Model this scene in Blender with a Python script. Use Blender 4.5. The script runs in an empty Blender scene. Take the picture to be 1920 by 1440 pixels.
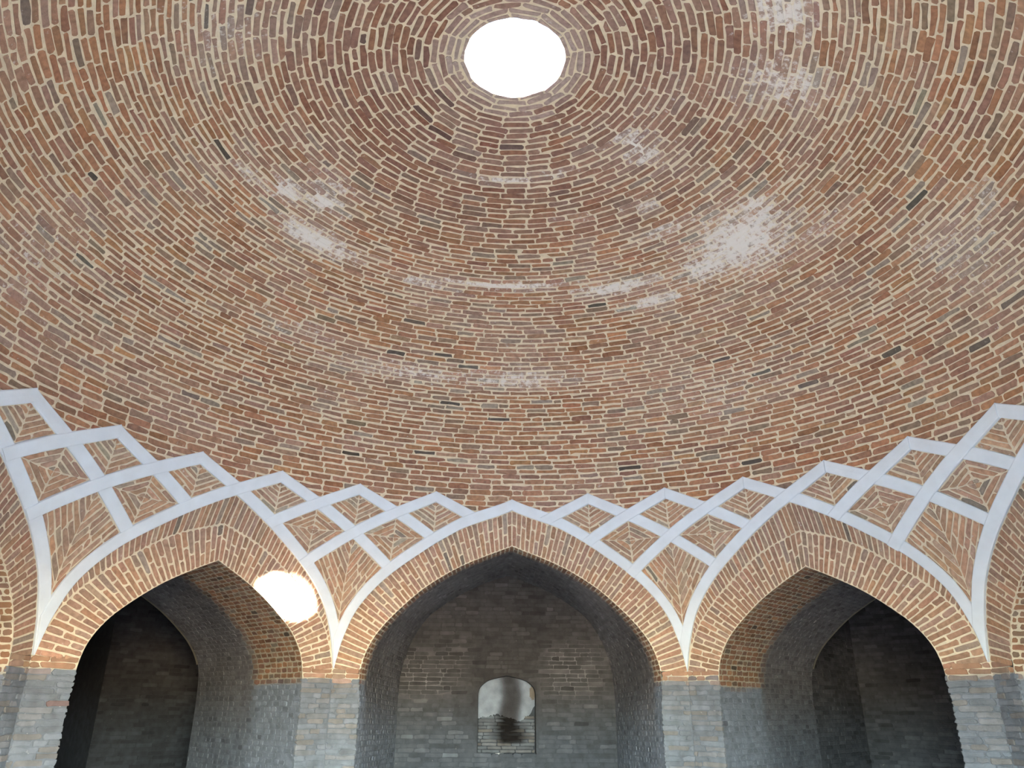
import bpy, math, random
import numpy as np
from mathutils import Matrix, Vector

scene = bpy.context.scene
COL = scene.collection
rng = np.random.default_rng(11)

U = 4.5                      # metres per design unit (half-width of the hall)
ZE = 1.6                     # height of the design origin (eye level)
ST = 2 * math.pi / 28        # the hall is divided into 28 rib axes
FLOOR = -ZE / U

# ------------------------------------------------------------------ camera
cam_d = bpy.data.cameras.new('camera')
cam_d.sensor_width = 36.0
F_PX = 1427.7
cam_d.lens = F_PX / 1920 * 36.0
cam_d.clip_start = 0.05
cam_d.clip_end = 500
cam = bpy.data.objects.new('camera', cam_d)
COL.objects.link(cam)
CAM = Vector((-0.0611 * U, -1.2024 * U, ZE))
PITCH, ROLL, YAW = 0.4035, -0.0057, 0.0266
r0 = Vector((math.cos(YAW), -math.sin(YAW), 0)); f0 = Vector((math.sin(YAW), math.cos(YAW), 0)); u0 = Vector((0, 0, 1))
fw = math.cos(PITCH) * f0 + math.sin(PITCH) * u0
up = -math.sin(PITCH) * f0 + math.cos(PITCH) * u0
rt = math.cos(ROLL) * r0 - math.sin(ROLL) * up
up = math.sin(ROLL) * r0 + math.cos(ROLL) * up
M = Matrix.Identity(4)
for i in range(3):
    M[i][0], M[i][1], M[i][2], M[i][3] = rt[i], up[i], -fw[i], CAM[i]
cam.matrix_world = M
scene.camera = cam

# ------------------------------------------------------------------ sky, sun, exposure
SUN_DIR = Vector((0.394, -0.6103, 0.713)).normalized()     # towards the sun
world = bpy.data.worlds.new('sky_world')
scene.world = world
world.use_nodes = True
nt = world.node_tree
bg = nt.nodes['Background']
sky = nt.nodes.new('ShaderNodeTexSky')
sky.sky_type = 'NISHITA'
sky.sun_disc = False
sky.sun_elevation = math.asin(SUN_DIR.z)
sky.sun_rotation = math.atan2(SUN_DIR.x, SUN_DIR.y)
sky.air_density = 1.3
sky.dust_density = 0.6
sky.ozone_density = 1.5
nt.links.new(sky.outputs[0], bg.inputs['Color'])
bg.inputs['Strength'].default_value = 0.9
sun_d = bpy.data.lights.new('sun', 'SUN')
sun_d.energy = 10.0
sun_d.angle = math.radians(0.6)
sun_d.color = (1.0, 0.93, 0.82)
sun = bpy.data.objects.new('sun', sun_d)
COL.objects.link(sun)
sun.rotation_euler = (-SUN_DIR).to_track_quat('-Z', 'Y').to_euler()
sun.location = (8, -12, 16)

def portal(name, loc, direction, sx, sy):
    d = bpy.data.lights.new(name, 'AREA')
    d.shape = 'RECTANGLE'; d.size = sx; d.size_y = sy
    d.cycles.is_portal = True
    o = bpy.data.objects.new(name, d)
    COL.objects.link(o)
    o.location = loc
    o.rotation_euler = Vector(direction).to_track_quat('-Z', 'Y').to_euler()
portal('sky_portal_oculus', (-0.12, 0, ZE + U * 1.39), (0, 0, -1), 1.3, 1.3)
portal('sky_portal_entrance', (0, -1.56 * U, 1.85), (0, 1, 0), 3.9, 3.9)

scene.view_settings.view_transform = 'Standard'
scene.view_settings.look = 'None'
scene.view_settings.exposure = 3.62
scene.view_settings.gamma = 1.0
scene.view_settings.use_curve_mapping = False
scene.cycles.use_denoising = True
scene.cycles.adaptive_threshold = 0.02
scene.cycles.max_bounces = 6
scene.cycles.diffuse_bounces = 5
scene.cycles.caustics_reflective = False
scene.cycles.caustics_refractive = False
scene.cycles.sample_clamp_indirect = 3.0

# ------------------------------------------------------------------ helpers
def lin(c):
    c = np.asarray(c, float) / 255.0
    return np.where(c <= 0.04045, c / 12.92, ((c + 0.055) / 1.055) ** 2.4)

def cr(p, n):
    """dense curve through points, n samples at equal arc length"""
    p = np.asarray(p, float)
    p = np.vstack([2 * p[0] - p[1], p, 2 * p[-1] - p[-2]])
    o = []
    for i in range(1, len(p) - 2):
        t = np.linspace(0, 1, 20, endpoint=False)[:, None]
        a, b, c, d = p[i - 1:i + 3]
        o.append(.5 * (2 * b + (c - a) * t + (2 * a - 5 * b + 4 * c - d) * t ** 2 + (3 * b - a - 3 * c + d) * t ** 3))
    o = np.vstack(o + [p[-2][None]])
    return resample(o, n)

def resample(o, n):
    s = np.r_[0, np.cumsum(np.linalg.norm(np.diff(o, axis=0), axis=1))]
    u = np.linspace(0, s[-1], n)
    return np.stack([np.interp(u, s, o[:, k]) for k in range(o.shape[1])], 1)

def length(o):
    return float(np.linalg.norm(np.diff(o, axis=0), axis=1).sum())

def smooth(x, a, b):
    s = np.clip((x - a) / (b - a), 0, 1)
    return s * s * (3 - 2 * s)

def unit(v):
    return v / np.maximum(np.linalg.norm(v, axis=-1, keepdims=True), 1e-9)

def new_mesh(name, verts, faces, tint=None, white=None, smooth=False):
    me = bpy.data.meshes.new(name)
    me.from_pydata(verts if isinstance(verts, list) else verts.tolist(), [], faces)
    n = len(me.vertices)
    if tint is not None:
        t = np.ones((n, 4), np.float32)
        t[:, :3] = tint
        a = me.attributes.new('tint', 'FLOAT_COLOR', 'POINT')
        a.data.foreach_set('color', t.ravel())
    if white is not None:
        w = np.zeros(n, np.float32); w[:] = white
        a = me.attributes.new('white', 'FLOAT', 'POINT')
        a.data.foreach_set('value', w)
    if smooth:
        me.polygons.foreach_set('use_smooth', np.ones(len(me.polygons), bool))
    return me

WLOC = {}
def link(name, me, mat=None, parent=None, loc=(0, 0, 0), label=None, cat=None, kind=None, group=None):
    """one object; vertices of me are in world space and are moved to its origin"""
    loc = np.asarray(loc, float)
    if me is not None and np.abs(loc).sum() > 0:
        n = len(me.vertices)
        c = np.empty(n * 3, np.float32)
        me.vertices.foreach_get('co', c)
        c = c.reshape(-1, 3) - loc
        me.vertices.foreach_set('co', c.astype(np.float32).ravel())
    o = bpy.data.objects.new(name, me)
    COL.objects.link(o)
    if me is not None and mat is not None and not me.materials:
        me.materials.append(mat)
    if parent is not None:
        o.parent = parent
        o.location = loc - WLOC[parent.name]
    else:
        o.location = loc
    WLOC[o.name] = loc
    if label: o['label'] = label
    if cat: o['category'] = cat
    if kind: o['kind'] = kind
    if group: o['group'] = group
    return o

class Grid:
    """collects quads/triangles with one tint value per vertex"""
    def __init__(self):
        self.v, self.f, self.t, self.w = [], [], [], []
        self.n = 0
    def add(self, P, tint=None, white=None, flip=False):
        P = np.asarray(P, float)
        a, b = P.shape[:2]
        idx = self.n + np.arange(a * b).reshape(a, b)
        q = np.stack([idx[:-1, :-1], idx[1:, :-1], idx[1:, 1:], idx[:-1, 1:]], -1).reshape(-1, 4)
        if flip: q = q[:, ::-1]
        self.f += q.tolist()
        self.v.append(P.reshape(-1, 3))
        t = np.ones((a * b, 3)) if tint is None else np.broadcast_to(tint, (a, b, 3)).reshape(-1, 3)
        self.t.append(t)
        self.w.append(np.zeros(a * b) if white is None else np.broadcast_to(white, (a, b)).reshape(-1))
        self.n += a * b
    def mesh(self, name, smooth=False):
        return new_mesh(name, np.vstack(self.v), self.f, np.vstack(self.t), np.concatenate(self.w), smooth)

# ------------------------------------------------------------------ materials
def masonry(name, rough, nscale, namp, bump, bscale, whitecol=(0.78, 0.77, 0.75)):
    m = bpy.data.materials.new(name)
    m.use_nodes = True
    t = m.node_tree; N = t.nodes; Lk = t.links
    b = N['Principled BSDF']
    b.inputs['Roughness'].default_value = rough
    b.inputs['Specular IOR Level'].default_value = 0.15
    tc = N.new('ShaderNodeNewGeometry')
    at = N.new('ShaderNodeAttribute'); at.attribute_name = 'tint'
    wt = N.new('ShaderNodeAttribute'); wt.attribute_name = 'white'
    n1 = N.new('ShaderNodeTexNoise'); n1.inputs['Scale'].default_value = nscale; n1.inputs['Detail'].default_value = 3
    n2 = N.new('ShaderNodeTexNoise'); n2.inputs['Scale'].default_value = bscale; n2.inputs['Detail'].default_value = 2
    n3 = N.new('ShaderNodeTexNoise'); n3.inputs['Scale'].default_value = 17.0; n3.inputs['Detail'].default_value = 4; n3.inputs['Roughness'].default_value = 0.7
    for n in (n1, n2, n3): Lk.new(tc.outputs['Position'], n.inputs['Vector'])
    mr = N.new('ShaderNodeMapRange')
    mr.inputs['From Min'].default_value = 0.25; mr.inputs['From Max'].default_value = 0.75
    mr.inputs['To Min'].default_value = 1 - namp; mr.inputs['To Max'].default_value = 1 + namp
    Lk.new(n1.outputs['Fac'], mr.inputs['Value'])
    mul = N.new('ShaderNodeVectorMath'); mul.operation = 'SCALE'
    Lk.new(at.outputs['Color'], mul.inputs[0]); Lk.new(mr.outputs['Result'], mul.inputs['Scale'])
    # salt / lime crust: grows where the 'white' value is high, broken up by noise
    ad = N.new('ShaderNodeMath'); ad.operation = 'MULTIPLY_ADD'
    ad.inputs[1].default_value = 2.8
    off = N.new('ShaderNodeMath'); off.operation = 'SUBTRACT'; off.inputs[1].default_value = 1.4
    Lk.new(wt.outputs['Fac'], off.inputs[0])
    Lk.new(n3.outputs['Fac'], ad.inputs[0]); Lk.new(off.outputs[0], ad.inputs[2])
    wr = N.new('ShaderNodeMapRange')
    wr.inputs['From Min'].default_value = 0.55; wr.inputs['From Max'].default_value = 0.95
    Lk.new(ad.outputs[0], wr.inputs['Value'])
    mx = N.new('ShaderNodeMix'); mx.data_type = 'RGBA'
    hz = N.new('ShaderNodeMath'); hz.operation = 'MULTIPLY'; hz.inputs[1].default_value = 0.28
    Lk.new(wt.outputs['Fac'], hz.inputs[0])
    fc = N.new('ShaderNodeMath'); fc.operation = 'MULTIPLY_ADD'; fc.inputs[1].default_value = 0.66; fc.use_clamp = True
    Lk.new(wr.outputs['Result'], fc.inputs[0]); Lk.new(hz.outputs[0], fc.inputs[2])
    Lk.new(fc.outputs[0], mx.inputs['Factor'])
    Lk.new(mul.outputs[0], mx.inputs['A']); mx.inputs['B'].default_value = (*whitecol, 1)
    Lk.new(mx.outputs['Result'], b.inputs['Base Color'])
    bp = N.new('ShaderNodeBump'); bp.inputs['Strength'].default_value = bump; bp.inputs['Distance'].default_value = 0.012
    Lk.new(n2.outputs['Fac'], bp.inputs['Height']); Lk.new(bp.outputs['Normal'], b.inputs['Normal'])
    return m

M_BRICK = masonry('fired_brick', 0.92, 22.0, 0.28, 0.35, 90.0)
M_MORTAR = masonry('lime_mortar', 0.95, 14.0, 0.12, 0.5, 60.0)
M_OLD = masonry('weathered_brick', 0.95, 9.0, 0.22, 0.6, 45.0)

def plain(name, col, rough=0.8, nscale=6.0, namp=0.05, bump=0.15, bscale=30.0):
    m = masonry(name, rough, nscale, namp, bump, bscale)
    N = m.node_tree.nodes
    at = [n for n in N if n.type == 'ATTRIBUTE' and n.attribute_name == 'tint'][0]
    rgb = N.new('ShaderNodeRGB'); rgb.outputs[0].default_value = (*col, 1)
    sc = [n for n in N if n.type == 'VECT_MATH'][0]
    m.node_tree.links.new(rgb.outputs[0], sc.inputs[0])
    return m
M_PLASTER = plain('white_gypsum_plaster', (0.68, 0.76, 0.84), 0.75)
M_FLOOR = plain('earth_floor', (0.56, 0.53, 0.49), 0.95, 2.0, 0.2)
M_GROUND = plain('dry_ground', (0.27, 0.25, 0.23), 0.95, 0.5, 0.2)
M_CHIP = plain('pale_chip', (0.75, 0.76, 0.76), 0.9)

MORTAR = lin((216, 206, 183))
SOOT = lin((88, 86, 87))
GREY = lin((118, 126, 137))  # weathered grey with the blue of sky light mixed in

# ------------------------------------------------------------------ bricks
_pal = [((160, 118, 90), 5), ((151, 111, 86), 5), ((145, 110, 92), 3), ((167, 124, 93), 3), ((156, 125, 106), 3),
        ((137, 117, 101), 1.4), ((144, 133, 120), 0.6), ((86, 80, 73), 0.2)]
_pc = np.array([lin(c) for c, _ in _pal]); _pw = np.array([w for _, w in _pal]); _pw = _pw / _pw.sum()
def palette(n):
    c = _pc[rng.choice(len(_pc), n, p=_pw)]
    return c * (1 + rng.normal(0, .09, (n, 1))) * (1 + rng.normal(0, .03, (n, 3)))

def inset(q, g):
    q = np.asarray(q, float)
    nx = np.roll(q, -1, 1); pv = np.roll(q, 1, 1)
    e1 = nx - q; e2 = pv - q
    l1 = np.linalg.norm(e1, axis=-1, keepdims=True); l2 = np.linalg.norm(e2, axis=-1, keepdims=True)
    g1 = np.minimum(g, .4 * l1); g2 = np.minimum(g, .4 * l2)
    return q + unit(e1) * g1 + unit(e2) * g2

def brick_rings(q, nrm, proud, depth=0.02, jit=0.0028, bev=0.0045):
    """q (N,4,3) corner quads in metres, nrm (N,3); returns (N,30,3) vertices: base, rim and face rings of 10"""
    n = len(q)
    c = q.mean(1)
    ex = ((q[:, 1] + q[:, 2]) - (q[:, 0] + q[:, 3])) * .5
    ey = ((q[:, 3] + q[:, 2]) - (q[:, 0] + q[:, 1])) * .5
    lx = np.linalg.norm(ex, axis=1); ly = np.linalg.norm(ey, axis=1)
    rc = np.minimum(lx, ly)[:, None] * rng.uniform(.10, .34, (n, 4))
    cu = np.minimum(2 * rc / lx[:, None], .8); cv = np.minimum(2 * rc / ly[:, None], .8)
    o = np.ones((n,))
    m1 = rng.uniform(-.4, .4, n); m2 = rng.uniform(-.4, .4, n)
    uu = np.stack([-1 + cu[:, 0], m1, 1 - cu[:, 1], o, o, 1 - cu[:, 2], m2, -1 + cu[:, 3], -o, -o], 1)
    vv = np.stack([-o, -o, -o, -1 + cv[:, 1], 1 - cv[:, 2], o, o, o, 1 - cv[:, 3], -1 + cv[:, 0]], 1)
    # bilinear
    w = np.stack([(1 - uu) * (1 - vv), (1 + uu) * (1 - vv), (1 + uu) * (1 + vv), (1 - uu) * (1 + vv)], -1) / 4
    P = np.einsum('nkc,ncd->nkd', w, q)
    dx, dy = unit(ex), unit(ey)
    jx = rng.normal(0, jit, (n, 10)); jy = rng.normal(0, jit, (n, 10))
    P = P + jx[..., None] * dx[:, None] + jy[..., None] * dy[:, None]
    nn = nrm[:, None]
    pr = np.broadcast_to(np.asarray(proud, float), (n,))[:, None, None]
    tilt = (rng.normal(0, .0012, (n, 1)) * uu + rng.normal(0, .0008, (n, 1)) * vv)[..., None]
    inw = unit(c[:, None] - P)
    base = P - nn * depth
    rim = P + nn * (pr - bev + tilt)
    face = P + inw * np.minimum(bev * 1.4, .2 * ly[:, None, None]) + nn * (pr + tilt)
    return np.concatenate([base, rim, face], 1)

_k = np.arange(10); _k2 = (_k + 1) % 10
BRICK_F = [[int(a), int(b), int(b) + 10, int(a) + 10] for a, b in zip(_k, _k2)]
BRICK_F += [[int(a) + 10, int(b) + 10, int(b) + 20, int(a) + 20] for a, b in zip(_k, _k2)]
BRICK_F += [[int(a) + 20 for a in _k]]
_FA = [np.array(f) for f in BRICK_F]

MT = np.array(M.inverted())
def pixel_area(q):
    """projected area (photo pixels) of quads, 0 outside the frame"""
    h = np.concatenate([q, np.ones(q.shape[:2] + (1,))], -1) @ MT.T
    z = -h[..., 2]
    ok = (z > .2).all(1)
    z = np.maximum(z, .2)
    x = 960 + F_PX * h[..., 0] / z; y = 720 - F_PX * h[..., 1] / z
    ok &= (x.mean(1) > 0) & (x.mean(1) < 1920) & (y.mean(1) > 0) & (y.mean(1) < 1440)
    a = 0
    for i in range(4):
        j = (i + 1) % 4
        a = a + x[:, i] * y[:, j] - x[:, j] * y[:, i]
    return np.abs(a) * .5 * ok

class Bricks:
    """a batch of bricks on one parent"""
    def __init__(self):
        self.q, self.n, self.t, self.w, self.p, self.g = [], [], [], [], [], []
    def add(self, q, nrm, tint, white=0.0, proud=0.004, gap=0.008):
        q = inset(q, gap)
        n = len(q)
        if n == 0: return
        self.q.append(q); self.n.append(np.broadcast_to(nrm, (n, 3))); self.t.append(np.broadcast_to(tint, (n, 3)))
        self.w.append(np.broadcast_to(white, (n,))); self.p.append(np.broadcast_to(proud, (n,)))
    def score(self, vis=None):
        if not self.q: return np.zeros(0)
        self.Q = np.concatenate(self.q); self.N = np.concatenate(self.n); self.T = np.concatenate(self.t)
        self.W = np.concatenate(self.w); self.P = np.concatenate(self.p)
        a = pixel_area(self.Q)
        d = np.array(CAM) - self.Q.mean(1)
        return a * ((d * self.N).sum(1) > 0)
    def build(self, parent, mat, pick, jit=0.0028, rest='brick_fill', vtint=None):
        if not self.q: return
        R = brick_rings(self.Q, self.N, self.P, jit=jit)
        sel = np.where(pick)[0]
        for i in sel:
            c = self.Q[i].mean(0)
            me = new_mesh('brick', R[i], BRICK_F, self.T[i] if vtint is None else vtint(R[i], self.T[i]), self.W[i])
            link('brick', me, mat, parent, c)
        ot = np.where(~pick)[0]
        if len(ot):
            V = R[ot].reshape(-1, 3)
            off = np.arange(len(ot)) * 30
            F = []
            for fa in _FA:
                F += (fa[None] + off[:, None]).tolist()
            me = new_mesh(rest, V, F, np.repeat(self.T[ot], 30, 0), np.repeat(self.W[ot], 30))
            link(rest, me, mat, parent, kind='stuff')

def pick_largest(batches, most=300):
    """boolean masks over batches: the bricks that show largest, at most `most` in all"""
    sc = [b.score() for b in batches]
    al = np.concatenate(sc) if sc else np.zeros(0)
    pos = np.sort(al[al > 18])[::-1]
    th = pos[most] if len(pos) > most else 18
    return [(s > th) for s in sc]

# ------------------------------------------------------------------ the rib net and the dome profile
RIB = cr([(0, .551), (.10, .504), (.16, .474), (.245, .423), (.356, .341), (.427, .260), (.462, .180), (.4816, .097)], 160)
R_TIP = math.sqrt(1 + .4816 ** 2)
W_RIB = 0.029
_nr = np.gradient(RIB, axis=0); _nr = unit(np.stack([-_nr[:, 1], _nr[:, 0]], 1)); _nr[_nr[:, 1] < 0] *= -1
_nr = np.where((_nr[:, :1] < 0) & (RIB[:, :1] > .01), -_nr, _nr)
RIB_UP = RIB + W_RIB * _nr
RIB_UP[0] = (0, RIB[0, 1] + W_RIB * 1.12)
def lowered(c):
    """the rib over a wide arch is a little flatter at its apex"""
    c = c.copy(); c[:, 1] -= .015 * (1 - smooth(c[:, 0], 0, .16)); return c
RIB_M, RIB_M_UP = lowered(RIB), lowered(RIB_UP)
def a_of_z(z): return np.interp(z, RIB[::-1, 1], RIB[::-1, 0])
def u_of_z(z): return np.arctan(a_of_z(z)) / ST
_zs = RIB_UP[::-1, 1]; _as = RIB_UP[::-1, 0]
_o = np.argsort(_zs)
def g_of_z(z): return np.arctan(np.interp(z, _zs[_o], _as[_o])) / ST

_low = np.stack([np.sqrt(1 + RIB[::-1, 0] ** 2), RIB[::-1, 1]], 1)
_th = np.linspace(0, math.acos(.106), 260)
PROF = np.vstack([_low, np.stack([np.cos(_th), .58 + .673 / math.sin(_th[-1]) * np.sin(_th)], 1)])
PT = np.r_[0, np.cumsum(np.linalg.norm(np.diff(PROF, axis=0), axis=1))]
_tg = unit(np.gradient(PROF, PT, axis=0))
PN = np.stack([-_tg[:, 1], _tg[:, 0]], 1)
def t_of_h(h): return np.interp(h, PROF[:, 1], PT)
def surf(k, t, e=0.0):
    """point on the vault: k in rib steps, t arc length up the profile, e inwards (units)"""
    k, t, e = np.broadcast_arrays(np.asarray(k, float), np.asarray(t, float), np.asarray(e, float))
    nr = np.interp(t, PT, PN[:, 0]); nh = np.interp(t, PT, PN[:, 1])
    r = np.interp(t, PT, PROF[:, 0]) + e * nr
    h = np.interp(t, PT, PROF[:, 1]) + e * nh
    s = np.clip((h - .58) / .673, 0, 1) ** 2 * -.027
    return np.stack([U * (r * np.sin(k * ST) + s), U * r * np.cos(k * ST), ZE + U * h], -1)
def surf_n(k, t):
    nr = np.interp(t, PT, PN[:, 0]); nh = np.interp(t, PT, PN[:, 1])
    return np.stack([nr * np.sin(k * ST), nr * np.cos(k * ST), nh], -1)

STAINS = [(4.34, 1.116, .113, .073, 1), (3.61, 1.089, .081, .029, .9), (4.95, 1.164, .029, .035, 1), (1.98, 1.109, .105, .016, 1),
          (2.53, 1.046, .081, .016, .8), (3.4, 1.229, .073, .016, .7), (-.09, 1.145, .161, .010, .95), (-1.69, 1.125, .073, .010, .7),
          (-3.83, 1.134, .097, .023, 1), (-3.28, 1.133, .056, .015, .8), (-4.88, 1.203, .035, .026, 1), (-4.17, 1.233, .039, .023, 1),
          (-5.52, 1.166, .045, .016, .6), (-4.26, 1.284, .065, .032, .5), (4.23, 1.468, .023, .045, .9), (-.2, 1.476, .089, .012, .62),
          (1.44, 1.486, .04, .01, .8), (3.26, 1.319, .029, .023, .6), (1.67, 1.342, .065, .013, .35), (-1.48, .846, .177, .023, .55),
          (-.03, .851, .194, .023, .6), (-3.33, .883, .113, .032, .4), (8.9, 1.298, .048, .048, .8), (7.53, 1.284, .056, .073, .7),
          (7.15, .855, .029, .035, .5), (5.55, 1.032, .065, .026, .5), (-8.37, 1.226, .065, .065, .4), (5.58, 1.498, .113, .065, .25),
          (2.98, .737, .129, .065, .3), (-6.7, .691, .097, .097, .3), (6.48, .814, .081, .081, .35)]
def white_at(k, t):
    r = np.interp(t, PT, PROF[:, 0])
    w = 0
    for kk, tt, a, b, s in STAINS:
        dk = (k - kk + 14) % 28 - 14
        w = np.maximum(w, s * np.exp(-(dk * ST * r / (1.25 * a)) ** 2 - ((t - tt) / (1.3 * b)) ** 2))
    return 1.05 * w

def dust_at(k, t):
    a = np.sin(2.1 * k + 7 * t + 1.3 * np.sin(9 * t - .8 * k)) + np.sin(1.15 * k - 11 * t + 1.7 * np.sin(1.6 * k + 3))
    return smooth(a, .2, 1.7)

# ------------------------------------------------------------------ ceiling: mortar shell, oculus and dome bricks
DOME_ROWS = [.4263, .4425, .4587, .4748] + [.4908, .5077, .5244, .5406, .5562, .5709, .5852, .5993, .6138, .6286, .6438, .6587, .6733, .6874, .7012,
    .7148, .7282, .7417, .7551, .7684, .7817, .7947, .8074, .8198, .8321, .8444, .8572, .8703, .884, .8978, .9123, .9269, .942, .9566, .9711, .985,
    .9989, 1.0126, 1.0264, 1.0401, 1.0537, 1.0668, 1.0798, 1.0922, 1.1047, 1.1176, 1.1311, 1.1447, 1.1581, 1.171, 1.1839, 1.1968, 1.2101, 1.2238,
    1.2382, 1.2536, 1.2698, 1.2863, 1.3026, 1.3183, 1.3336, 1.3489, 1.3645, 1.3801, 1.3959, 1.4116, 1.4277, 1.4442, 1.4607, 1.4772, 1.4938,
    1.5107, 1.5274, 1.5441, 1.5604, 1.5764, 1.5926, 1.6083, 1.6241, 1.6399, 1.6562, 1.6721, 1.6876, 1.7022, 1.717]
T_END = PT[-1] + .004

def build_ceiling():
    g = Grid()
    ks = np.linspace(-14, 14, 337)
    ts = np.r_[np.linspace(t_of_h(.551), T_END, 120)]
    K, T = np.meshgrid(ks, ts)
    g.add(surf(K, T), MORTAR, white_at(K, T) , flip=True)
    # pendentives: above each pier, between the arches on either side
    for c in range(-14, 14):
        if c % 7 not in (2, 5): continue
        m_side = -1 if c % 7 == 2 else 1          # direction of the wide (main) arch
        zz = np.r_[np.linspace(.097, .48, 30), np.linspace(.484, .551, 8)]
        main_k = c + m_side * 2 - m_side * u_of_z(zz)
        corn_k = c - m_side * 2 + m_side * u_of_z(zz)
        corn_k = np.where(u_of_z(zz) < .5, c - m_side * 1.5, corn_k)
        s = np.linspace(0, 1, 28)
        lo, hi = (main_k, corn_k) if m_side < 0 else (corn_k, main_k)
        K = lo[:, None] + (hi - lo)[:, None] * s
        T = np.broadcast_to(t_of_h(zz)[:, None], K.shape)
        g.add(surf(K, T), MORTAR, white_at(K, T), flip=True)
    # crown thickness seen at the oculus, lip raised to trim the sun; outer skin
    kk = np.linspace(-14, 14, 113)
    top = surf(kk, T_END)
    c0 = top.mean(0)
    rim = [top]
    for dz, sc in ((.2, 1.0), (.46, 1.02), (.50, 1.25)):
        q = c0 + (top - c0) * [sc, sc, 1]; q[:, 2] = c0[2] + dz; rim.append(q)
    for rr, hh in ((.45, 1.30), (.8, 1.12), (1.02, .92), (1.16, .60), (1.22, .50)):
        rim.append(np.stack([U * rr * np.sin(kk * ST), U * rr * np.cos(kk * ST), np.full(len(kk), ZE + U * hh)], 1))
    g.add(np.array(rim), MORTAR, flip=True)
    ce = link('ceiling', g.mesh('ceiling'), M_MORTAR, kind='structure', cat='dome',
              label='brick dome in pale mortar courses with a round open oculus')
    B = Bricks()
    edges = np.r_[DOME_ROWS[0] - .008, (np.array(DOME_ROWS[1:]) + np.array(DOME_ROWS[:-1])) / 2, PT[-1] + .002]
    for i, tc in enumerate(DOME_ROWS):
        t0, t1 = edges[i], edges[i + 1]
        r = float(np.interp(tc, PT, PROF[:, 0]))
        n = max(11, int(round(2 * math.pi * r / .0585)))
        ln = rng.uniform(.86, 1.14, n)
        short = rng.random(n) < .07
        ln[short] *= .5
        e = np.r_[0, np.cumsum(ln)]; e = e / e[-1] * 28 + rng.uniform(0, 28)
        k0, k1 = e[:-1], e[1:]
        kc = (k0 + k1) / 2
        if i < 12:      # keep only bricks above the zigzag of ribs
            kr = kc - np.round(kc)
            zig = np.interp(np.abs(kr), np.arctan(RIB[:, 0]) / ST, RIB[:, 1]) + W_RIB * .45
            keep = np.interp(tc, PT, PROF[:, 1]) > zig
            k0, k1, kc = k0[keep], k1[keep], kc[keep]
        if len(kc) == 0: continue
        wob = rng.normal(0, .0007, (2, len(kc)))
        q = np.stack([surf(k0, t0 + wob[0]), surf(k1, t0 + wob[0]), surf(k1, t1 + wob[1]), surf(k0, t1 + wob[1])], 1)
        tint = palette(len(kc))
        h = float(np.interp(tc, PT, PROF[:, 1]))
        tc_ = np.full(len(kc), tc)
        if h > 1.1:                                    # darker plum tint: contrast beside the oculus glare painted into the bricks
            s = min(1, (h - 1.1) / .12)
            tint = tint * (1 - s) + s * (.5 * tint + .5 * lin((116, 84, 80)))
        du = dust_at(kc, tc_)[:, None]
        tint = tint * (1 - .35 * du) + .35 * du * lin((154, 132, 121))
        glare = smooth(tc_ + rng.normal(0, .012, len(kc)), 1.645, 1.70)[:, None]     # sky glare round the oculus painted into the last courses
        tint = tint * (1 - .6 * glare) + .6 * glare * lin((176, 162, 156))
        pat = (np.hypot((kc + 6.21) * ST * r, tc - .745) < .021)[:, None]                 # pale patched-in bricks
        tint = np.where(pat, lin((182, 166, 134)), tint)
        wz = white_at(kc, tc_) + .10 * du[:, 0] + rng.uniform(0, .16, len(kc)) + .12 * glare[:, 0]
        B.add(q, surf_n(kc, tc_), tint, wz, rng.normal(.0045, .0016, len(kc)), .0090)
    pk = pick_largest([B])[0]
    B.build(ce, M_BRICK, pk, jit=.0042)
    return ce
ceiling = build_ceiling()

# ------------------------------------------------------------------ plaster ribs and brick panels above the piers
def solid_strip(name, A, Bc, e0, e1, parent, mat):
    """plaster strip between edge curves A and Bc (arrays of (k, t)), from depth e0 to e1 (units inwards)"""
    n = len(A)
    P = [surf(A[:, 0], A[:, 1], e0), surf(A[:, 0], A[:, 1], e1 - .0014), surf(A[:, 0] * .93 + Bc[:, 0] * .07, A[:, 1] * .93 + Bc[:, 1] * .07, e1),
         surf(A[:, 0] * .5 + Bc[:, 0] * .5, A[:, 1] * .5 + Bc[:, 1] * .5, e1 + .0004),
         surf(A[:, 0] * .07 + Bc[:, 0] * .93, A[:, 1] * .07 + Bc[:, 1] * .93, e1), surf(Bc[:, 0], Bc[:, 1], e1 - .0014), surf(Bc[:, 0], Bc[:, 1], e0)]
    m = len(P)
    V = np.array(P).reshape(-1, 3)
    F = []
    for j in range(m):
        j2 = (j + 1) % m
        for i in range(n - 1):
            F.append([j * n + i, j * n + i + 1, j2 * n + i + 1, j2 * n + i])
    F.append([j * n for j in range(m)]); F.append([j * n + n - 1 for j in range(m)][::-1])
    me = new_mesh(name, V, F, (1, 1, 1), 0.0)
    return link(name, me, mat, parent, V.mean(0))

TIPS = [k for k in range(-14, 14) if k % 7 in (2, 5)]
def rib_end(k, side):
    """u at which the strip that falls from peak k towards `side` ends, and the pier it belongs to"""
    if (k + 2 * side) % 7 in (2, 5):
        return 2.0, k + 2 * side
    for t in range(k - 1, k + 2):
        if t % 7 in (2, 5):
            u = (2 + (t - k) * -side * -1) / 2 if False else (2 - (t - k) * -side) / 2
            u = (2 + side * (t - k)) / 2
            if 0 < u < 2: return u, t
    return None, None

LAB_TRIM = {-5: 'white plaster rib net above the pier at the left edge of the photo',
            -2: 'white plaster rib net above the pier beside the blinding sun patch',
            2: 'white plaster rib net above the pier right of the middle arch',
            5: 'white plaster rib net above the pier at the right edge of the photo',
            -9: 'white plaster rib net above the pier out of view on the photographer\'s left',
            9: 'white plaster rib net above the pier out of view on the photographer\'s right'}

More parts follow.
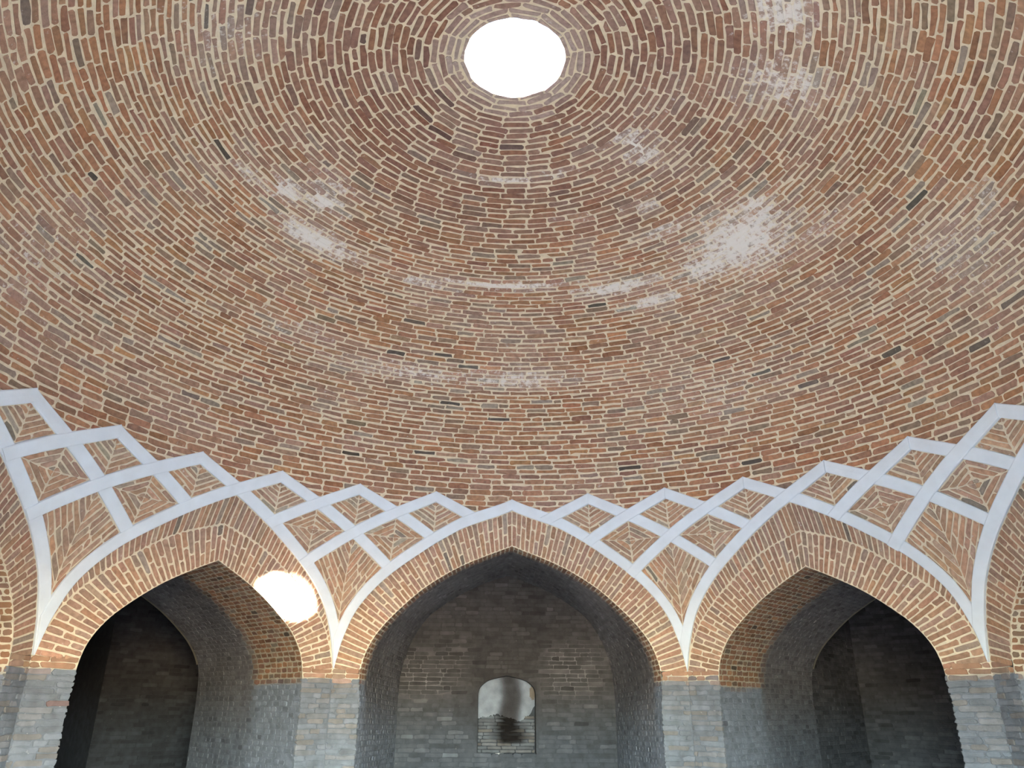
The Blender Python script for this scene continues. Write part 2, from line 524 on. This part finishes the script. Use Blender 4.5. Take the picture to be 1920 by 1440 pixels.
def z_solve(fun, target):
    z = np.linspace(.09, .58, 1500)
    v = fun(z)
    return float(z[np.argmin(np.abs(v - target))])

def panel_quad(m):
    """(dk, z) of top, right, bottom, left corner of a net cell in row m, about its axis"""
    zt = z_solve(u_of_z, (m - 1) / 2) if m > 1 else .551
    zb = z_solve(g_of_z, (m + 1) / 2)
    zs = z_solve(lambda z: u_of_z(z) + g_of_z(z), m)
    dk = u_of_z(zs) - (m - 1) / 2
    return [(0, zt), (dk, zs), (0, zb), (-dk, zs)]

def build_trim(i, c):
    base = surf(c, t_of_h(.097))
    root = link('trim_%d' % i, None, loc=base, kind='structure', cat='plaster ribs',
                label=LAB_TRIM[c])
    for k in range(c - 4, c + 5):
        for side in (-1, 1):
            u1, own = rib_end(k, side)
            if own is None or own != c: continue
            rl, ru = (RIB_M, RIB_M_UP) if k % 7 == 0 else (RIB, RIB_UP)
            uu = np.arctan(rl[:, 0]) / ST
            gg = np.arctan(ru[:, 0]) / ST
            lowc = np.vstack([rl[uu < u1], [[math.tan(u1 * ST), float(np.interp(math.tan(u1 * ST), rl[:, 0], rl[:, 1]))]]])
            if u1 < 2:                      # cut obliquely along the rib it runs into
                upc = ru[(gg + u_of_z(ru[:, 1])) < 2 * u1]
            else:                           # both ribs of a pier taper to one point
                upc = np.vstack([ru[gg < 2.05], rl[-1:] + [[0, .002]]])
            lowc, upc = resample(lowc, 40), resample(upc, 40)
            A = np.stack([k + side * np.arctan(lowc[:, 0]) / ST, t_of_h(lowc[:, 1])], 1)
            Bc = np.stack([k + side * np.arctan(upc[:, 0]) / ST, t_of_h(upc[:, 1])], 1)
            e1 = .0095 if side < 0 else .0066
            solid_strip('rib', A, Bc, -.012, e1, root, M_PLASTER)
    # brick panels
    for m, axes in ((1, (c - 1, c, c + 1)), (2, (c - .5, c + .5)), (3, (c,))):
        cor = panel_quad(m)
        for ax in axes:
            kk = np.array([ax + d for d, _ in cor]); tt = t_of_h(np.array([z for _, z in cor]))
            kc, tc = kk.mean(), tt.mean()
            O = surf(kc, tc); Nn = surf_n(kc, tc)
            Tn = np.array([math.cos(kc * ST), -math.sin(kc * ST), 0]); Bn = np.cross(Nn, Tn)
            if Bn[2] < 0: Bn = -Bn
            # mortar patch, slightly larger than the opening so that its rim lies under the ribs
            def pt(x, y): return (1 - x) * (1 - y), x * (1 - y), x * y, (1 - x) * y
            gr = np.linspace(0, 1, 7)
            X, Y = np.meshgrid(gr, gr)
            ws = np.stack(pt(X, Y), -1)
            ek = kc + (kk - kc) * 1.10; et = tc + (tt - tc) * 1.10
            g = Grid(); g.add(surf(ws @ ek, ws @ et, .0012), MORTAR * .93, .12)
            pm = g.mesh('brick_panel')
            pan = link('brick_panel', pm, M_MORTAR, root, O)
            # corners in local metres
            r = float(np.interp(tc, PT, PROF[:, 0]))
            q2 = np.stack([(kk - kc) * ST * r * U, (tt - tc) * U], 1)
            top, rgt, bot, lft = q2
            s = .058 if m != 2 else .050
            quads = []
            if m in (1, 3):
                for sd, outer in ((1, rgt), (-1, lft)):
                    d = unit(outer - bot); nrm2 = np.array([-d[1], d[0]]) * sd
                    if nrm2 @ (top - bot) < 0: nrm2 = -nrm2
                    hmax = (top - bot) @ nrm2
                    nn = max(2, int(round(hmax / s)))
                    hs = hmax / nn
                    def seg(h):
                        p = bot + (top - bot) * (h / hmax)
                        hh = min(max((outer - outer) @ nrm2 + h, 0), hmax)
                        qv = outer + (top - outer) * (h / hmax)
                        return p, qv
                    for j in range(nn):
                        p0, q0 = seg(j * hs); p1, q1 = seg((j + 1) * hs)
                        Lm = np.linalg.norm((q0 + q1 - p0 - p1) / 2)
                        nb = max(1, int(round(Lm / .24)))
                        f = np.linspace(0, 1, nb + 1)
                        if nb > 1: f[1:-1] += rng.uniform(-.12, .12, nb - 1)
                        for b in range(nb):
                            quads.append([p0 + (q0 - p0) * f[b], p0 + (q0 - p0) * f[b + 1], p1 + (q1 - p1) * f[b + 1], p1 + (q1 - p1) * f[b]])
            else:
                cen = q2.mean(0)
                inr = min(abs(np.cross(q2[(e + 1) % 4] - q2[e], cen - q2[e])) / np.linalg.norm(q2[(e + 1) % 4] - q2[e]) for e in range(4))
                nn = max(2, int(round(inr / (s * .98))))
                for j in range(nn):
                    o0 = cen + (q2 - cen) * (1 - j / nn); o1 = cen + (q2 - cen) * (1 - (j + 1) / nn)
                    for e in range(4):
                        e2 = (e + 1) % 4
                        Lm = np.linalg.norm(o0[e2] - o0[e])
                        nb = max(1, int(round(Lm / .26)))
                        f = np.linspace(0, 1, nb + 1)
                        if nb > 1: f[1:-1] += rng.uniform(-.1, .1, nb - 1)
                        for b in range(nb):
                            quads.append([o0[e] + (o0[e2] - o0[e]) * f[b], o0[e] + (o0[e2] - o0[e]) * f[b + 1],
                                          o1[e] + (o1[e2] - o1[e]) * f[b + 1], o1[e] + (o1[e2] - o1[e]) * f[b]])
            q = np.array(quads)
            k_ = kc + q[..., 0] / U / (ST * r); t_ = tc + q[..., 1] / U
            Q = surf(k_, t_, .0012)
            Bk = Bricks()
            kq, tq = k_.mean(1), t_.mean(1)
            Bk.add(Q, surf_n(kq, tq), palette(len(Q)) * .85 + .15 * MORTAR, rng.uniform(.05, .25, len(Q)), .006, .0095)
            Bk.score()
            Bk.build(pan, M_BRICK, np.ones(len(Q), bool), jit=.004)
for i, c in enumerate((-9, -5, -2, 2, 5, 9), 1):
    build_trim(i, c)

# ------------------------------------------------------------------ walls: eight bays
TIP_A = {True: .4816, False: R_TIP * math.sin(1.5 * ST)}
APO = {True: 1.0, False: R_TIP * math.cos(1.5 * ST)}
MAIN_IN = cr([(.405, .02), (.409, .085), (.393, .148), (.36, .203), (.302, .264), (.232, .322), (.135, .378), (0, .432)], 120)
CORN_IN = cr([(.278, .02), (.273, .09), (.259, .137), (.228, .183), (.182, .226), (.127, .268), (.066, .304), (0, .338)], 120)
CORN_FOLD = cr([(.3666, .097), (.350, .155), (.319, .216), (.262, .278), (.205, .325), (.15, .366), (.09, .398), (0, .430)], 120)
BACK_C = cr([(.356, .02), (.352, .10), (.338, .16), (.318, .212), (.272, .284), (.19, .345), (.1, .392), (0, .428)], 120)
NICHE = cr([(.095, .045), (.088, .066), (.06, .088), (0, .103)], 24)

class Frame:
    def __init__(self, c, main):
        az = c * ST
        self.N = np.array([math.sin(az), math.cos(az), 0]); self.T = np.array([math.cos(az), -math.sin(az), 0])
        self.A = APO[main]
    def __call__(self, a, z, d):
        a, z, d = np.broadcast_arrays(np.asarray(a, float), np.asarray(z, float), np.asarray(d, float))
        return U * ((self.A + d)[..., None] * self.N + a[..., None] * self.T) + np.stack([0 * z, 0 * z, ZE + U * z], -1)

def vnoise(P, f):
    """cheap smooth pseudo noise in 0..1 of points (.., 3)"""
    x, y, z = P[..., 0] * f, P[..., 1] * f, P[..., 2] * f
    return .5 + .25 * (np.sin(1.7 * x + 2.3 * np.sin(.9 * y + z)) + np.sin(2.1 * z + 1.9 * np.sin(1.3 * x - .7 * y)))

LOWS = np.array([lin((121, 128, 137)), lin((116, 124, 133)), lin((112, 118, 126)), lin((125, 128, 133)), lin((122, 121, 121))])  # old grey brick tones, tinted blue to carry the sky light
def low_brick(n):
    return LOWS[rng.integers(0, len(LOWS), n)] * (1 + rng.normal(0, .06, (n, 1)))

def face_colour(P, z, fresh):
    """pier and arch face: repointed brick above the springing, grey weathered brick below"""
    e = .072 + .018 * (vnoise(P, 2.2) - .5)
    s = smooth(z, e - .006, e + .006)[..., None]
    return fresh * s + GREY * (.72 + .2 * vnoise(P, 3.1)[..., None]) * (1 - s), s[..., 0]

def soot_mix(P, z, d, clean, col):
    """inside of the recesses: clean near the front edge, smoked above, dusty grey with blue sky light painted in towards the floor"""
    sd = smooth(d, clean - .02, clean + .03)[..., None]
    low = (1 - smooth(z, -.12, .10))[..., None]  # paler towards the floor, sky light painted into the tone
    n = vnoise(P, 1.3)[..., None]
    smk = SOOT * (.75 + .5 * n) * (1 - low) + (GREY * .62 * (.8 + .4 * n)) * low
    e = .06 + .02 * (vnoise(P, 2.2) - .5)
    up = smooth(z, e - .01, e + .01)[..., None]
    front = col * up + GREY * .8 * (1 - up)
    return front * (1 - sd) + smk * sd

def voussoirs(Bk, fr, outer3, inner3, nrm, splits, colour_fn, proud, first_side, gap=.008):
    """bricks between two 3-D edge curves (springing -> apex), outer3/inner3 (n,3)"""
    Lm = (length(outer3) + length(inner3)) / 2
    n = max(4, int(round(Lm / (.0143 * U))))
    o = resample(outer3, n + 1); i = resample(inner3, n + 1)
    q = []
    for j in range(n):
        w = np.linalg.norm(o[j] - i[j])
        nb = max(1, int(round(w / splits)))
        if nb == 1: f = [0, 1]
        else:
            f = np.linspace(0, 1, nb + 1)
            f[1:-1] += (.14 if j % 2 else -.14) + rng.uniform(-.06, .06, nb - 1)
        for b in range(len(f) - 1):
            q.append([i[j] + (o[j] - i[j]) * f[b], i[j] + (o[j] - i[j]) * f[b + 1], i[j + 1] + (o[j + 1] - i[j + 1]) * f[b + 1], i[j + 1] + (o[j + 1] - i[j + 1]) * f[b]])
    q = np.array(q)
    c = q.mean(1)
    z = (c[:, 2] - ZE) / U
    nn = nrm if np.ndim(nrm) == 1 else nrm(q)
    Bk.add(q, nn, colour_fn(c, z, len(q)), rng.uniform(0, .2, len(q)), proud, gap)

def fresh_cols(c, z, n):
    s = smooth(z + rng.normal(0, .004, n), .066, .078)[:, None]
    return (palette(n) * .72 + .28 * lin((172, 152, 138))) * s + low_brick(n) * (1 - s)

def wall_courses(Bk, fr, a0, a1, z0, z1, d, nrm, colour, course=.0138, brick=.056, proud=.005, clip=None, gap=.007, dcurve=None):
    """level courses on a flat face; a0, a1 may be functions of z; clip(a, z) keeps"""
    nz = max(1, int(round((z1 - z0) / course)))
    hz = (z1 - z0) / nz
    q = []
    for j in range(nz):
        zb = z0 + j * hz; zt = zb + hz; zm = (zb + zt) / 2
        l = a0(zm) if callable(a0) else a0
        r = a1(zm) if callable(a1) else a1
        if r - l < .004: continue
        x = l - rng.uniform(0, brick)
        while x < r:
            w = brick * rng.uniform(.82, 1.16) * (.5 if rng.random() < .12 else 1)
            xa, xb = max(x, l), min(x + w, r)
            x += w
            if xb - xa < .006: continue
            if clip is not None and not clip(xa, xb, zm): continue
            q.append([(xa, zb), (xb, zb), (xb, zt), (xa, zt)])
    if not q: return
    q = np.array(q)
    Q = fr(q[..., 0], q[..., 1], d)
    c = Q.mean(1)
    Bk.add(Q, nrm, colour(c, q[..., 1].mean(1), len(q)), 0.0, np.abs(rng.normal(proud, proud * .35, len(q))), gap)

def soffit(fr, curve, curve2, d0, d1, nd, g, tintf):
    """intrados lofted between two curves (n,2) that run from floor to floor"""
    ds = np.linspace(d0, d1, nd)
    x = ((ds - d0) / (d1 - d0))[None]
    aa = curve[:, :1] + (curve2 - curve)[:, :1] * x; zz = curve[:, 1:] + (curve2 - curve)[:, 1:] * x
    P = fr(aa, zz, ds[None])
    z = zz; d = np.broadcast_to(ds[None], P.shape[:2])
    g.add(P, tintf(P, z, d))

def soffit_bricks(Bk, fr, curve, curve2, d0, d1, tintf, brick=.030, proud=.004, gap=.007, course=.0138):
    n = int(round(length(curve) / course))
    cv, cw = resample(curve, n + 1), resample(curve2, n + 1)
    q, nn = [], []
    for j in range(n):
        p0, p1 = cv[j], cv[j + 1]
        tg = unit(p1 - p0); nm = np.array([tg[1], -tg[0]])
        if nm @ (np.array([0, .1]) - (p0 + p1) / 2) < 0: nm = -nm
        x = d0 - rng.uniform(0, brick)
        while x < d1:
            w = brick * rng.uniform(.8, 1.2)
            xa, xb = max(x, d0), min(x + w, d1); x += w
            if xb - xa < .005: continue
            fa, fb = (xa - d0) / (d1 - d0), (xb - d0) / (d1 - d0)
            q.append([(*(p0 + (cw[j] - p0) * fa), xa), (*(p0 + (cw[j] - p0) * fb), xb), (*(p1 + (cw[j + 1] - p1) * fb), xb), (*(p1 + (cw[j + 1] - p1) * fa), xa)])
            nn.append(nm)
    q = np.array(q); nn = np.array(nn)
    Q = fr(q[..., 0], q[..., 1], q[..., 2])
    v = unit(np.cross(Q[:, 1] - Q[:, 0], Q[:, 3] - Q[:, 0]))
    N3 = nn[:, :1] * fr.T + nn[:, 1:] * np.array([0, 0, 1])
    N3 = v * np.sign((v * N3).sum(1))[:, None]
    c = Q.mean(1)
    Bk.add(Q, N3, tintf(c, q[..., 1].mean(1), q[..., 2].mean(1), len(q)), 0.0, np.abs(rng.normal(proud, proud * .3, len(q))), gap)

def full_curve(half):
    """half arch (springing -> apex, a > 0) to a full curve floor -> apex -> floor"""
    foot = np.array([[half[0, 0], z] for z in np.linspace(FLOOR, half[0, 1], 12)[:-1]])
    r = np.vstack([foot, half])
    l = r[::-1][1:].copy(); l[:, 0] *= -1
    return np.vstack([r, l])

WALLS = [(0, True, 'wall_back', 'brick wall with the deep middle arch framing a small plastered niche'),
         (-3.5, False, 'wall_back_left', 'brick wall whose dark arch is struck by the white sun patch'),
         (3.5, False, 'wall_back_right', 'brick wall with the dark arch right of the middle arch'),
         (-7, True, 'wall_left', 'side wall whose brick arch just enters the photo at its left edge'),
         (7, True, 'wall_right', 'side wall whose brick arch just enters the photo at its right edge'),
         (-10.5, False, 'wall_front_left', 'plain side wall with an arch, beside and behind the photographer on the left'),
         (10.5, False, 'wall_front_right', 'plain side wall with an arch, beside and behind the photographer on the right'),
         (14, True, 'wall_front', 'unseen entrance wall with an arch opened to let daylight in, in which the photographer stands')]

D_STEP, D_BACK = .28, .50
D_PASS, D_CHAM = .58, 1.25

def build_bay(c, main, name, label):
    fr = Frame(c, main)
    inw = -fr.N
    seen = abs(c) < 8
    entrance = name == 'wall_front'
    tipa = TIP_A[main]
    IN = MAIN_IN if main else CORN_IN
    full = full_curve(IN)
    g = Grid()                                                     # piers and the hidden rear parts
    # ---- pier faces below the springing
    zf = np.linspace(FLOOR, .097, 26)
    for s in (-1, 1):
        ain = np.interp(zf, full_curve(IN)[:len(IN) + 11, 1], full_curve(IN)[:len(IN) + 11, 0])
        x = np.linspace(0, 1, 5)
        Aa = s * (ain[:, None] + (tipa - ain)[:, None] * x)
        Z = np.broadcast_to(zf[:, None], Aa.shape)
        P = fr(Aa, Z, 0)
        col, _ = face_colour(P, Z, MORTAR)
        g.add(P, col, .08, flip=(s < 0))
    if main and not entrance:
        d_end = D_STEP
    elif main:
        d_end = .55  # unseen passage left open for daylight, depth set to hold back direct sun
    else:
        d_end = D_PASS
    # closing ring between this bay and its neighbours, behind the piers
    wall = None
    if not main:
        # chamber behind the passage: left one opens deeper, right one has a wall close beside the passage
        aw = .78
        zc = .56
        a_l = -.38 if c == 3.5 else -aw
        backs = [(a_l, aw, D_CHAM)]
        if c == -3.5: backs = [(.24, aw, D_CHAM), (-aw, .24, 1.9)]
        deep = max(b[2] for b in backs)
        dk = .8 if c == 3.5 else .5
        for a, flip in ((a_l, False), (aw, True)):
            Y, Zz = np.meshgrid(np.linspace(D_PASS, deep, 8), np.linspace(FLOOR, zc, 16))
            P = fr(a, Zz, Y)
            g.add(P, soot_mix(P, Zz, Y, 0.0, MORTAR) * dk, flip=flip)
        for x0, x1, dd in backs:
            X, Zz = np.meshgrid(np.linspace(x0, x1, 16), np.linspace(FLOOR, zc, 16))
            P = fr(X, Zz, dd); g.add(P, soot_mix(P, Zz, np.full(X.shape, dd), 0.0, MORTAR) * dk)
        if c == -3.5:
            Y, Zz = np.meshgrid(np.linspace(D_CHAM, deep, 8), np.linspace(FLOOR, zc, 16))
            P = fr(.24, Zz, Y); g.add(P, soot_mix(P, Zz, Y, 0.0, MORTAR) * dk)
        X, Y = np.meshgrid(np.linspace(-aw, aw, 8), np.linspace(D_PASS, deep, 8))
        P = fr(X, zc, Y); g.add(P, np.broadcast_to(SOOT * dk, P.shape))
        # back face of the passage wall
        box = resample(np.array([(aw, FLOOR), (aw, zc), (-aw, zc), (-aw, FLOOR)], float), 170)
        cvd = resample(full, 170)
        P = np.stack([fr(cvd[:, 0], cvd[:, 1], D_PASS), fr(box[:, 0], box[:, 1], D_PASS)], 0)
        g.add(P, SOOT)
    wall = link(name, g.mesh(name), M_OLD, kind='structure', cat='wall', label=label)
    P_B = Bricks()
    for s in (-1, 1):
        zmin, zmax = FLOOR, .097
        def edge(z, fc=full, m=len(IN) + 11): return np.interp(z, fc[:m, 1], fc[:m, 0])
        if s > 0: wall_courses(P_B, fr, lambda z: edge(z) - (.0022 + .0016 * rng.random()) * (z < .07), tipa, zmin, zmax, 0, inw, fresh_cols, course=.0122, proud=.011, brick=.06, gap=.0045)
        else: wall_courses(P_B, fr, -tipa, lambda z: -edge(z) + (.0022 + .0016 * rng.random()) * (z < .07), zmin, zmax, 0, inw, fresh_cols, course=.0122, proud=.011, brick=.06, gap=.0045)
    if c == -3.5:                                   # a smear of red paint on one brick
        P_B.q = [np.concatenate(P_B.q)]; P_B.t = [np.concatenate(P_B.t).copy()]
        P_B.n = [np.concatenate(P_B.n)]; P_B.w = [np.concatenate(P_B.w)]; P_B.p = [np.concatenate(P_B.p)]
        i = int(np.argmin(np.linalg.norm(P_B.q[0].mean(1) - fr(-.305, .012, 0), axis=1)))
        P_B.t[0][i] = lin((122, 104, 103))
    batches = [(wall, P_B, M_OLD, .004)]
    # ---- arch ring
    ga = Grid()
    A_B = Bricks()
    for s in (-1, 1):
        if main:
            out2 = RIB_M[::-1]                                        # springing -> apex
            o3 = fr(s * out2[:, 0], out2[:, 1], 0)
        else:
            o3 = fr(s * CORN_FOLD[:, 0], CORN_FOLD[:, 1], 0)
        start = int(np.argmin(np.abs(IN[:, 1] - .085)))
        inn = IN[start:]
        i3 = fr(s * inn[:, 0], inn[:, 1], 0)
        o3r, i3r = resample(o3, 90), resample(i3, 90)
        x = np.linspace(0, 1, 6)[None, :, None]
        P = i3r[:, None] + (o3r - i3r)[:, None] * x
        z = (P[..., 2] - ZE) / U
        col, _ = face_colour(P, z, MORTAR)
        ga.add(P, col, flip=(s > 0))
        voussoirs(A_B, fr, o3, i3, inw, .24, fresh_cols, .005, s)
        if not main:                                               # splayed band up to the plaster rib
            pk = c + .5 * s * -1
            m = RIB[(np.arctan(RIB[:, 0]) / ST) >= .5][::-1]
            m = np.vstack([m, [math.tan(.5 * ST), float(np.interp(math.tan(.5 * ST), RIB[:, 0], RIB[:, 1]))]])
            kk = (c - .5 * s) + s * np.arctan(m[:, 0]) / ST
            r3 = surf(kk, t_of_h(m[:, 1]))
            r3r = resample(r3, 90)
            P = o3r[:, None] + (r3r - o3r)[:, None] * x
            ga.add(P, MORTAR, flip=(s > 0))
            lo = int(90 * .14)
            def nfun(q, s=s):
                v = np.cross(q[:, 1] - q[:, 0], q[:, 3] - q[:, 0]); v = unit(v)
                sgn = np.sign((v * (-q.mean(1) * [1, 1, 0])).sum(1))[:, None]
                return v * sgn
            voussoirs(A_B, fr, r3r[lo:], o3r[lo:], nfun, .30, fresh_cols, .005, s)
    arch = link('arch', ga.mesh('arch'), M_MORTAR, wall)
    batches.append((arch, A_B, M_BRICK, .003))
    # ---- intrados
    gs = Grid()
    S_B = Bricks()
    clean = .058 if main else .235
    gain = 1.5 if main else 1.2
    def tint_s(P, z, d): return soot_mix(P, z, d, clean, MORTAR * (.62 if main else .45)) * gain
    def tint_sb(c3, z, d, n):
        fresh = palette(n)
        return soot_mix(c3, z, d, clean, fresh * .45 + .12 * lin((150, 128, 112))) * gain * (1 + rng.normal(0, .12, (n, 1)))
    dense = resample(full, 170)
    if main and not entrance:                      # splays in from the front arch to the back wall
        back = resample(full_curve(BACK_C), 170)
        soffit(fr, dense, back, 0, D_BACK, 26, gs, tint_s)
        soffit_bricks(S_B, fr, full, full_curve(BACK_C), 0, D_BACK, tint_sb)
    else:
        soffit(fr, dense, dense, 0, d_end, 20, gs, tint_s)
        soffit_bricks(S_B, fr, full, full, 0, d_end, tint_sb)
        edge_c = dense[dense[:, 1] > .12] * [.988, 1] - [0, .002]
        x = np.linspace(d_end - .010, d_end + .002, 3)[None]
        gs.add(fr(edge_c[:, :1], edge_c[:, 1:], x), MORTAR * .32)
    sof = link('soffit', gs.mesh('soffit'), M_OLD, wall)
    batches.append((sof, S_B, M_OLD, .003))
    # ---- back wall of the recess
    if main and not entrance:
        gb = Grid(); W_B = Bricks()
        b_half = np.vstack([[[BACK_C[0, 0] + .0, FLOOR]], BACK_C])
        def top_at(a): return float(np.interp(abs(a), BACK_C[::-1, 0], BACK_C[::-1, 1]))
        niche = c == 0
        hw = BACK_C[:, 0].max() + .015
        xs = np.r_[np.linspace(-hw, -.095, 14), np.r_[-.095, NICHE[1:-1, 0] * -1, NICHE[::-1, 0]], np.linspace(.095, hw, 14)]
        nm = len(xs) - 14
        tops = np.full(len(xs), .45)
        def strip(x, zlo, zhi):
            v = np.linspace(0, 1, 12)[:, None]
            Z = zlo + (zhi - zlo) * v
            X = np.broadcast_to(x[None], Z.shape)
            P = fr(X, Z, D_BACK)
            pale_jt = smooth(Z, .02, .05) * (1 - smooth(Z, .17, .22)) * smooth(np.abs(X), .08, .16)       # repointed joints
            gb.add(P, soot_mix(P, Z, np.full(Z.shape, D_BACK), clean, MORTAR) * (.64 + 1.4 * pale_jt * vnoise(P, 2.0))[..., None])
        if niche:
            strip(xs[:14], np.full(14, FLOOR), tops[:14]); strip(xs[nm:], np.full(14, FLOOR), tops[nm:])
            xm = xs[14:nm]
            nt_ = np.array([np.interp(abs(x), NICHE[::-1, 0], NICHE[::-1, 1]) for x in xm])
            strip(xm, nt_, tops[14:nm]); strip(xm, np.full(len(xm), FLOOR), np.full(len(xm), -.134))
        else:
            strip(xs, np.full(len(xs), FLOOR), tops)
        bw = link('recess_wall', gb.mesh('recess_wall'), M_OLD, wall)
        def colb(c3, z, n):
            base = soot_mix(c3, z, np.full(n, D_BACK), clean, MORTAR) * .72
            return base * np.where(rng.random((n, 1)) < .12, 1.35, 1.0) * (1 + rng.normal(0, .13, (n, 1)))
        def clip(xa, xb, z):
            if min(z - top_at(a) for a in (xa, xb)) > -.004: return False
            for a in (xa, (xa + xb) / 2, xb):
                if niche and abs(a) < .095 and -.136 < z < np.interp(abs(a), NICHE[::-1, 0], NICHE[::-1, 1]) + .006: return False
            return True
        wall_courses(W_B, fr, -.362, .362, FLOOR, .428, D_BACK, inw, colb, course=.0133, brick=.05, proud=.006, clip=clip, gap=.0045)
        batches.append((bw, W_B, M_OLD, .003))
        if niche: build_niche(fr, wall)
    if not main and seen:
        W_B = Bricks()
        def colc(c3, z, n):
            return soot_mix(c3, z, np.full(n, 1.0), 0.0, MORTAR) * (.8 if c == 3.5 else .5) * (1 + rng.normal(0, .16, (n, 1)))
        for x0, x1, dd in backs:
            wall_courses(W_B, fr, x0, x1, FLOOR, .55, dd, inw, colc, course=.0138, brick=.056, proud=.009, gap=.004)
        if c == 3.5:                                  # the wall close beside the passage
            f2 = Frame(c, main)
            f2.N, f2.T, f2.A = -fr.T, fr.N, .38
            wall_courses(W_B, f2, fr.A + D_PASS, fr.A + D_CHAM, FLOOR, .55, 0, fr.T, colc, course=.0138, brick=.056, proud=.009, gap=.004)
        batches.append((wall, W_B, M_OLD, .003))
    if seen:
        pk = pick_largest([b[1] for b in batches], 300)
        for (par, b, mat, jit), m in zip(batches, pk): b.build(par, mat, m, jit)
    return wall

def build_niche(fr, wall):
    dn = .055
    g = Grid()
    cv = np.vstack([[[.095, -.134]], NICHE]); l = cv[::-1][1:].copy(); l[:, 0] *= -1
    cv = np.vstack([cv, l])
    ds = np.linspace(D_BACK, D_BACK + dn, 5)
    P = fr(cv[:, :1], cv[:, 1:], ds[None]); g.add(P, SOOT * 1.1)
    X, Y = np.meshgrid(np.linspace(-.095, .095, 4), ds); P = fr(X, -.134, Y); g.add(P, GREY * .8, flip=True)
    xs = np.linspace(-.095, .095, 31)
    top = np.array([np.interp(abs(x), NICHE[::-1, 0], NICHE[::-1, 1]) for x in xs])
    top = top + .012
    v = np.linspace(0, 1, 40)[:, None]
    Z = -.134 + (top + .134) * v; X = np.broadcast_to(xs, Z.shape)
    def streak(x, z):
        cx = .012 + .006 * np.sin(z * 40)
        w = np.where(z > -.03, .031, .031 + .008 * smooth(-z, .03, .07))
        s = np.exp(-(np.abs(x - cx) / w) ** 3)
        s = s * (1 - smooth(-z, .095, .108)) * (.75 + .25 * smooth(-z, -.08, .03))
        return 1 - (1 - np.clip(s, 0, 1)) ** 2.6
    base = GREY * .35 * np.ones(X.shape + (3,))
    sk = streak(X, Z)[..., None]
    g.add(fr(X, Z, D_BACK + dn), base * (1 - sk) + lin((30, 27, 27)) * sk)
    ni = link('niche', g.mesh('niche'), M_OLD, wall)
    B = Bricks()
    def coln(c3, z, n): return low_brick(n) * .8
    def sooty(V, t):
        s = streak((V @ fr.T) / U, (V[:, 2] - ZE) / U)[:, None]
        return t * (1 - s) + lin((28, 26, 26)) * s
    wall_courses(B, fr, -.094, .094, -.132, -.020, D_BACK + dn, -fr.N, coln, course=.0102, brick=.055, proud=.012, gap=.005)
    B.score()
    B.build(ni, M_OLD, np.ones(len(B.Q), bool), .002, vtint=sooty)
    # plaster still clinging to the upper part, ragged lower edge, smoked in the middle
    xs = np.linspace(-.0945, .0945, 61)
    lowl = np.interp(xs, [-.095, -.07, -.05, -.03, -.02, .03, .04, .055, .062, .075, .08, .088, .095],
                     [-.028, -.024, -.020, -.014, -.02, -.03, -.036, -.034, -.022, -.02, -.012, .004, .010]) + rng.normal(0, .0018, 61)
    topl = np.array([np.interp(abs(x), NICHE[::-1, 0], NICHE[::-1, 1]) for x in xs]) - .0005
    v = np.linspace(0, 1, 40)[:, None]
    Z = lowl + (topl - lowl) * v; X = np.broadcast_to(xs, Z.shape)
    sk = streak(X, Z)[..., None]
    bare = (np.exp(-((X - .088) / .013) ** 2 - ((Z - .052) / .026) ** 2) > .45)[..., None]
    col = lin((142, 152, 166)) * np.ones(X.shape + (3,))
    col = np.where(bare, lin((120, 112, 104)), col)
    col = col * (1 - sk * .88) + lin((48, 42, 40)) * sk * .88
    gp = Grid()
    gp.add(fr(X, Z, D_BACK + dn - .0045), col)
    gp.add(np.stack([fr(xs, lowl, D_BACK + dn - .0045), fr(xs, lowl, D_BACK + dn)], 0), GREY, flip=True)
    link('plaster', gp.mesh('plaster'), M_OLD, ni)
    # broken pale chip lying on the sill
    V = []
    r2 = np.random.default_rng(3)
    for a, h in ((0, 0), (1, .012)):
        for k in range(8):
            w = k / 8 * 2 * math.pi
            V.append(fr(-.022 + (.012 + .002 * r2.random()) * math.cos(w), -.134 + h * (.25 + .1 * r2.random()), D_BACK + .012 + .004 * math.sin(w)))
    V = np.array(V)
    F = [[k, (k + 1) % 8, 8 + (k + 1) % 8, 8 + k] for k in range(8)] + [list(range(8, 16)), list(range(7, -1, -1))]
    link('plaster_chip', new_mesh('plaster_chip', V, F, (1, 1, 1), 0.0), M_CHIP, None, V.mean(0), cat='plaster chip',
         label='small pale broken chip lying on the sill of the niche')

for w in WALLS: build_bay(*w)

# ------------------------------------------------------------------ floor and ground outside
def flat(name, r, z, mat, label, cat, n=48):
    V = [(0, 0, z)] + [(r * math.sin(i / n * 2 * math.pi), r * math.cos(i / n * 2 * math.pi), z) for i in range(n)]
    F = [[0, 1 + (i + 1) % n, 1 + i] for i in range(n)]
    link(name, new_mesh(name, V, F, (1, 1, 1), 0.0), mat, kind='structure', label=label, cat=cat)
flat('floor', 6.2, 0.0, M_FLOOR, 'earthen floor of the domed hall, below the photo', 'floor')
flat('ground', 60, -0.05, M_GROUND, 'dry ground outside the entrance, behind the photographer', 'ground')
